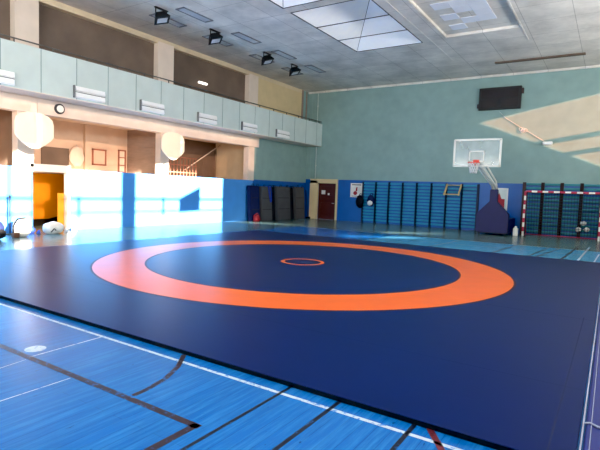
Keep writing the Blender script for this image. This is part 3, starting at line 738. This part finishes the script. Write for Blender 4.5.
# ------------------------------------------------------------------ mats leaning on the left wall
def lean_mat(label, y0, y1, h, m, d=.22, x=-10.17, group='tall gymnastic mats stood against the left wall', lean=.16, loops=True, name='gym_mat'):
    t = thing(name, label, 'gym mat', (x, (y0 + y1) / 2, ZF), group)
    mb = MB()
    prof = [(x + lean, ZF), (x + lean + d, ZF), (x + d + .02, h), (x + .02, h)]
    mb.prism([(a, y0, z) for a, z in prof], (0, y1 - y0, 0))
    bmesh.ops.bevel(mb.b, geom=list(mb.b.edges), offset=.035, segments=2, affect='EDGES')
    mb.build('cover', m, t)
    xs = x + lean + d
    mb = MB()
    for fr in (.33, .66): 
        z = ZF + (h - ZF) * fr; mb.box(x + d + lean * (1 - fr) + .001, x + d + lean * (1 - fr) + .022, y0 + .1, y1 - .1, z - .012, z + .012)
    mb.build('seam', 'black_mat', t)
    if loops:
        mb = MB(); 
        for yy in (y0 + .25 * (y1 - y0), y0 + .75 * (y1 - y0)): mb.tube([(x + d + .02, yy - .08, h - .05), (x + d + .06, yy - .06, h + .09), (x + d + .06, yy + .06, h + .09), (x + d + .02, yy + .08, h - .05)], .014, 5)
        mb.build('handle', 'black_mat', t)
    return t
lean_mat('navy upright mat at the left end of the row, by the red bundle', 10.2, 11.0, 1.82, 'navy_cloth', .25)
lean_mat('dark grey upright mat with a blue strap hanging on it', 11.18, 12.15, 1.8, 'grey_mat')
lean_mat('black mat standing left of the widest grey mat', 12.2, 12.55, 1.8, 'black_mat', .14)  # black slab stands in for the dark gap between mats
lean_mat('widest grey upright mat, in the middle of the row', 12.62, 13.95, 1.84, 'grey_mat')
lean_mat('black mat standing right of the widest grey mat', 14.0, 14.4, 1.8, 'black_mat', .14)  # another slab put in as the dark gap between mats
lean_mat('grey upright mat nearest the brown door', 14.48, 15.5, 1.86, 'grey_mat')
t = thing('strap', 'royal blue strap hanging over the dark grey mat', 'strap', (-9.9, 11.85, 1.2))
xx = -9.885
mb = MB(); mb.tube([(xx - .1, 11.8, 1.84), (xx, 11.8, 1.80), (xx + .05, 11.82, 1.4), (xx + .1, 11.9, .95), (xx + .08, 12.0, 1.0), (xx + .04, 12.0, 1.5), (xx, 11.95, 1.81), (xx - .1, 11.95, 1.84)], .025, 6); mb.build('webbing', 'strap', t)
t = thing('bundle', 'red cloth bundle on the floor at the foot of the navy mat', 'bundle', (-9.55, 10.6, ZF))
mb = MB(); mb.blob((-9.6, 10.45, .12), (.14, .22, .26), 3, .1, flat=ZF, seed=8); mb.build('cloth', 'red', t)
mb = MB(); mb.tube([(-9.55, 10.3, .26), (-9.5, 10.45, .36), (-9.55, 10.6, .26)], .02, 6); mb.build('tie', 'cloth_black', t)
t = thing('broom', 'thin dark pole leaning in the corner beside the grey mats', 'pole', (-9.7, 15.75, ZF))
mb = MB(); mb.tube([(-9.72, 15.7, ZF + .1), (-10.1, 15.95, 1.7)], .018, 6); mb.build('pole', 'upright_br', t)
mb = MB(); mb.box(-9.82, -9.6, 15.6, 15.8, ZF, ZF + .12); mb.build('head', 'black', t)

# ------------------------------------------------------------------ things on the floor by the left wall
t = thing('backpack', 'dark backpack on the floor at the left photo edge', 'bag', (-8.6, -2.65, ZF))
mb = MB(); mb.blob((-8.6, -2.66, .22), (.16, .2, .28), 3, .06, flat=ZF, seed=11); mb.build('bag_body', 'navy_cloth', t)
mb = MB(); mb.blob((-8.45, -2.62, .12), (.08, .14, .14), 2, .05, flat=ZF, seed=12); mb.build('pocket', 'cloth_black', t)
t = thing('sports_bag', 'upright white sports bag with black strap and brown bottom', 'bag', (-8.9, -1.95, ZF))
mb = MB(); mb.blob((-8.9, -1.82, .22), (.17, .27, .3), 3, .05, flat=ZF, seed=13); mb.build('bag_body', 'cloth_white', t)
mb = MB(); mb.tube([(-8.8, -2.12, .04), (-8.78, -2.12, .3), (-8.8, -2.0, .5), (-8.85, -1.75, .52)], .03, 6); mb.build('strap', 'cloth_black', t)
mb = MB(); mb.bbox(-8.86, -8.68, -2.16, -1.98, ZF, .1, .03); mb.build('pocket', mat('brown cloth', '6a4a38', .8), t)
t = thing('post_stand', 'thin dark post standing on a small base by the sunlit wall', 'post', (-9.75, -1.75, ZF))
mb = MB(); mb.tube([(-9.75, -1.75, ZF + .02), (-9.75, -1.75, 1.12)], .018, 8); mb.blob((-9.75, -1.75, 1.13), (.035, .035, .05), 2); mb.build('pole', 'steel_dk', t)
mb = MB(); mb.tube([(-9.75, -1.75, ZF), (-9.75, -1.75, ZF + .03)], .14, 16); mb.build('base', 'black', t)
t = thing('ball_bag', 'plump white drawstring bag lying before the orange doorway', 'bag', (-9.3, -.6, ZF))
mb = MB(); mb.blob((-9.3, -.62, .14), (.22, .34, .22), 3, .06, flat=ZF, seed=17); mb.build('bag_body', 'cloth_white', t)
mb = MB(); mb.tube([(-9.12, -.8, .02), (-9.06, -.72, .14), (-9.08, -.66, .08)], .02, 6); mb.build('drawstring', 'grey_mat', t)
def shoe(label, x, y, rz, top, group):
    t = thing('shoe', label, 'shoe', (x, y, ZF), group); t.rotation_euler = (0, 0, rz)
    mb = MB(); 
    rows_ = [(-.15, .03, .10), (-.1, .045, .13), (-.02, .045, .12), (.05, .048, .08), (.11, .05, .06), (.155, .035, .045)]
    rings = []
    for yy, w, h in rows_:
        rings.append([mb.b.verts.new((w * math.cos(a), yy, .02 + max(0, math.sin(a)) * h)) for a in [i * PI / 6 for i in range(7)]])
    for A, B in zip(rings, rings[1:]):
        for k in range(6): f = mb.b.faces.new((A[k], A[k + 1], B[k + 1], B[k])); f.smooth = True
    mb.b.faces.new(rings[0]); mb.b.faces.new(rings[-1]); o = mb.build('upper', top, t, False); o.location = (0, 0, 0)
    mb = MB(); mb.bbox(-.05, .05, -.155, .165, 0, .025, .01, 1); o = mb.build('sole', 'sole' if top != 'shoe' else 'shoe', t, False); o.location = (0, 0, 0)
g = 'shoes left before the orange doorway'
t = thing('folded_jacket', 'royal blue jacket crumpled on the floor left of the plump white bag', 'jacket', (-9.75, -1.2, ZF))
mb = MB(); mb.blob((-9.8, -1.2, .03), (.18, .22, .17), 3, .1, flat=ZF, seed=21); mb.build('cloth', 'cloth_blue', t)
mb = MB(); mb.blob((-9.7, -1.1, .06), (.08, .12, .1), 2, .1, flat=ZF, seed=22); mb.build('lining', 'shoe_b', t)
shoe('white shoe right of the plump white bag, nearer the bag', -9.6, .0, .9, 'shoe', g)
shoe('white shoe right of the plump white bag, farther along the wall', -9.78, .4, .6, 'shoe', g)
shoe('dark blue shoe between the blue jacket and the plump white bag', -9.45, -1.02, 1.2, 'shoe_b', g)

# ------------------------------------------------------------------ light
sun = bpy.data.lights.new('sun', 'SUN'); sun.energy = 66; sun.color = (1, .86, .7); sun.angle = .0093
so = bpy.data.objects.new('sun', sun); C.objects.link(so); so.rotation_euler = SD.to_track_quat('-Z', 'Y').to_euler(); so.location = (20, -6, 14)
def area(name, loc, d, sx, sy, power, col):
    l = bpy.data.lights.new(name, 'AREA'); l.shape = 'RECTANGLE'; l.size = sx; l.size_y = sy; l.energy = power; l.color = col
    o = bpy.data.objects.new(name, l); C.objects.link(o); o.location = loc; o.rotation_euler = Vector(d).to_track_quat('-Z', 'Y').to_euler(); return o
area('window_light', (RX - .2, -4, 5.4), (-1, 0, .8), 15, 3, 2300, (1, .95, .9))  # soft fills for daylight at the right wall, tilted up for the ceiling
area('window_light', (RX - .2, 9, 5.4), (-1, .1, .9), 9, 3, 1000, (1, .95, .9))
area('window_light', (-1, FY + .3, 4.6), (0, 1, 1.7), 12, 2.5, 3600, (1, .95, .9))  # added fill behind the camera; the front wall has no window
pl = bpy.data.lights.new('passage_light', 'POINT'); pl.energy = 60; pl.color = (1, .85, .65); pl.shadow_soft_size = .15  # unseen lamp added to brighten the orange passage evenly
po = bpy.data.objects.new('passage_light', pl); C.objects.link(po); po.location = (-11.3, -.6, 1.7)
w = bpy.data.worlds.new('sky'); S.world = w; w.use_nodes = True
bg = w.node_tree.nodes['Background']; bg.inputs['Color'].default_value = (.55, .7, 1, 1); bg.inputs['Strength'].default_value = .8

# ------------------------------------------------------------------ camera
cd = bpy.data.cameras.new('camera'); cam = bpy.data.objects.new('camera', cd); C.objects.link(cam)
yaw, pit, rol = -.5744, -.0716, .0367
fw = Vector((math.sin(yaw) * math.cos(pit), math.cos(yaw) * math.cos(pit), math.sin(pit)))
r = Vector((math.cos(yaw), -math.sin(yaw), 0)); u = r.cross(fw)
r2 = math.cos(rol) * r + math.sin(rol) * u; u2 = -math.sin(rol) * r + math.cos(rol) * u
m = Matrix((r2, u2, -fw)).transposed().to_4x4(); m.translation = (5.9453, -9.3562, 1.6514)
cam.matrix_world = m
cd.sensor_width = 36; cd.lens = 479.96 / 600 * 36; cd.clip_start = .05; cd.clip_end = 200
S.camera = cam
S.view_settings.view_transform = 'Standard'; S.view_settings.look = 'None'; S.view_settings.exposure = 0
vs = S.view_settings; vs.use_curve_mapping = True; vs.curve_mapping.black_level = (.008, .008, .008); vs.curve_mapping.update()
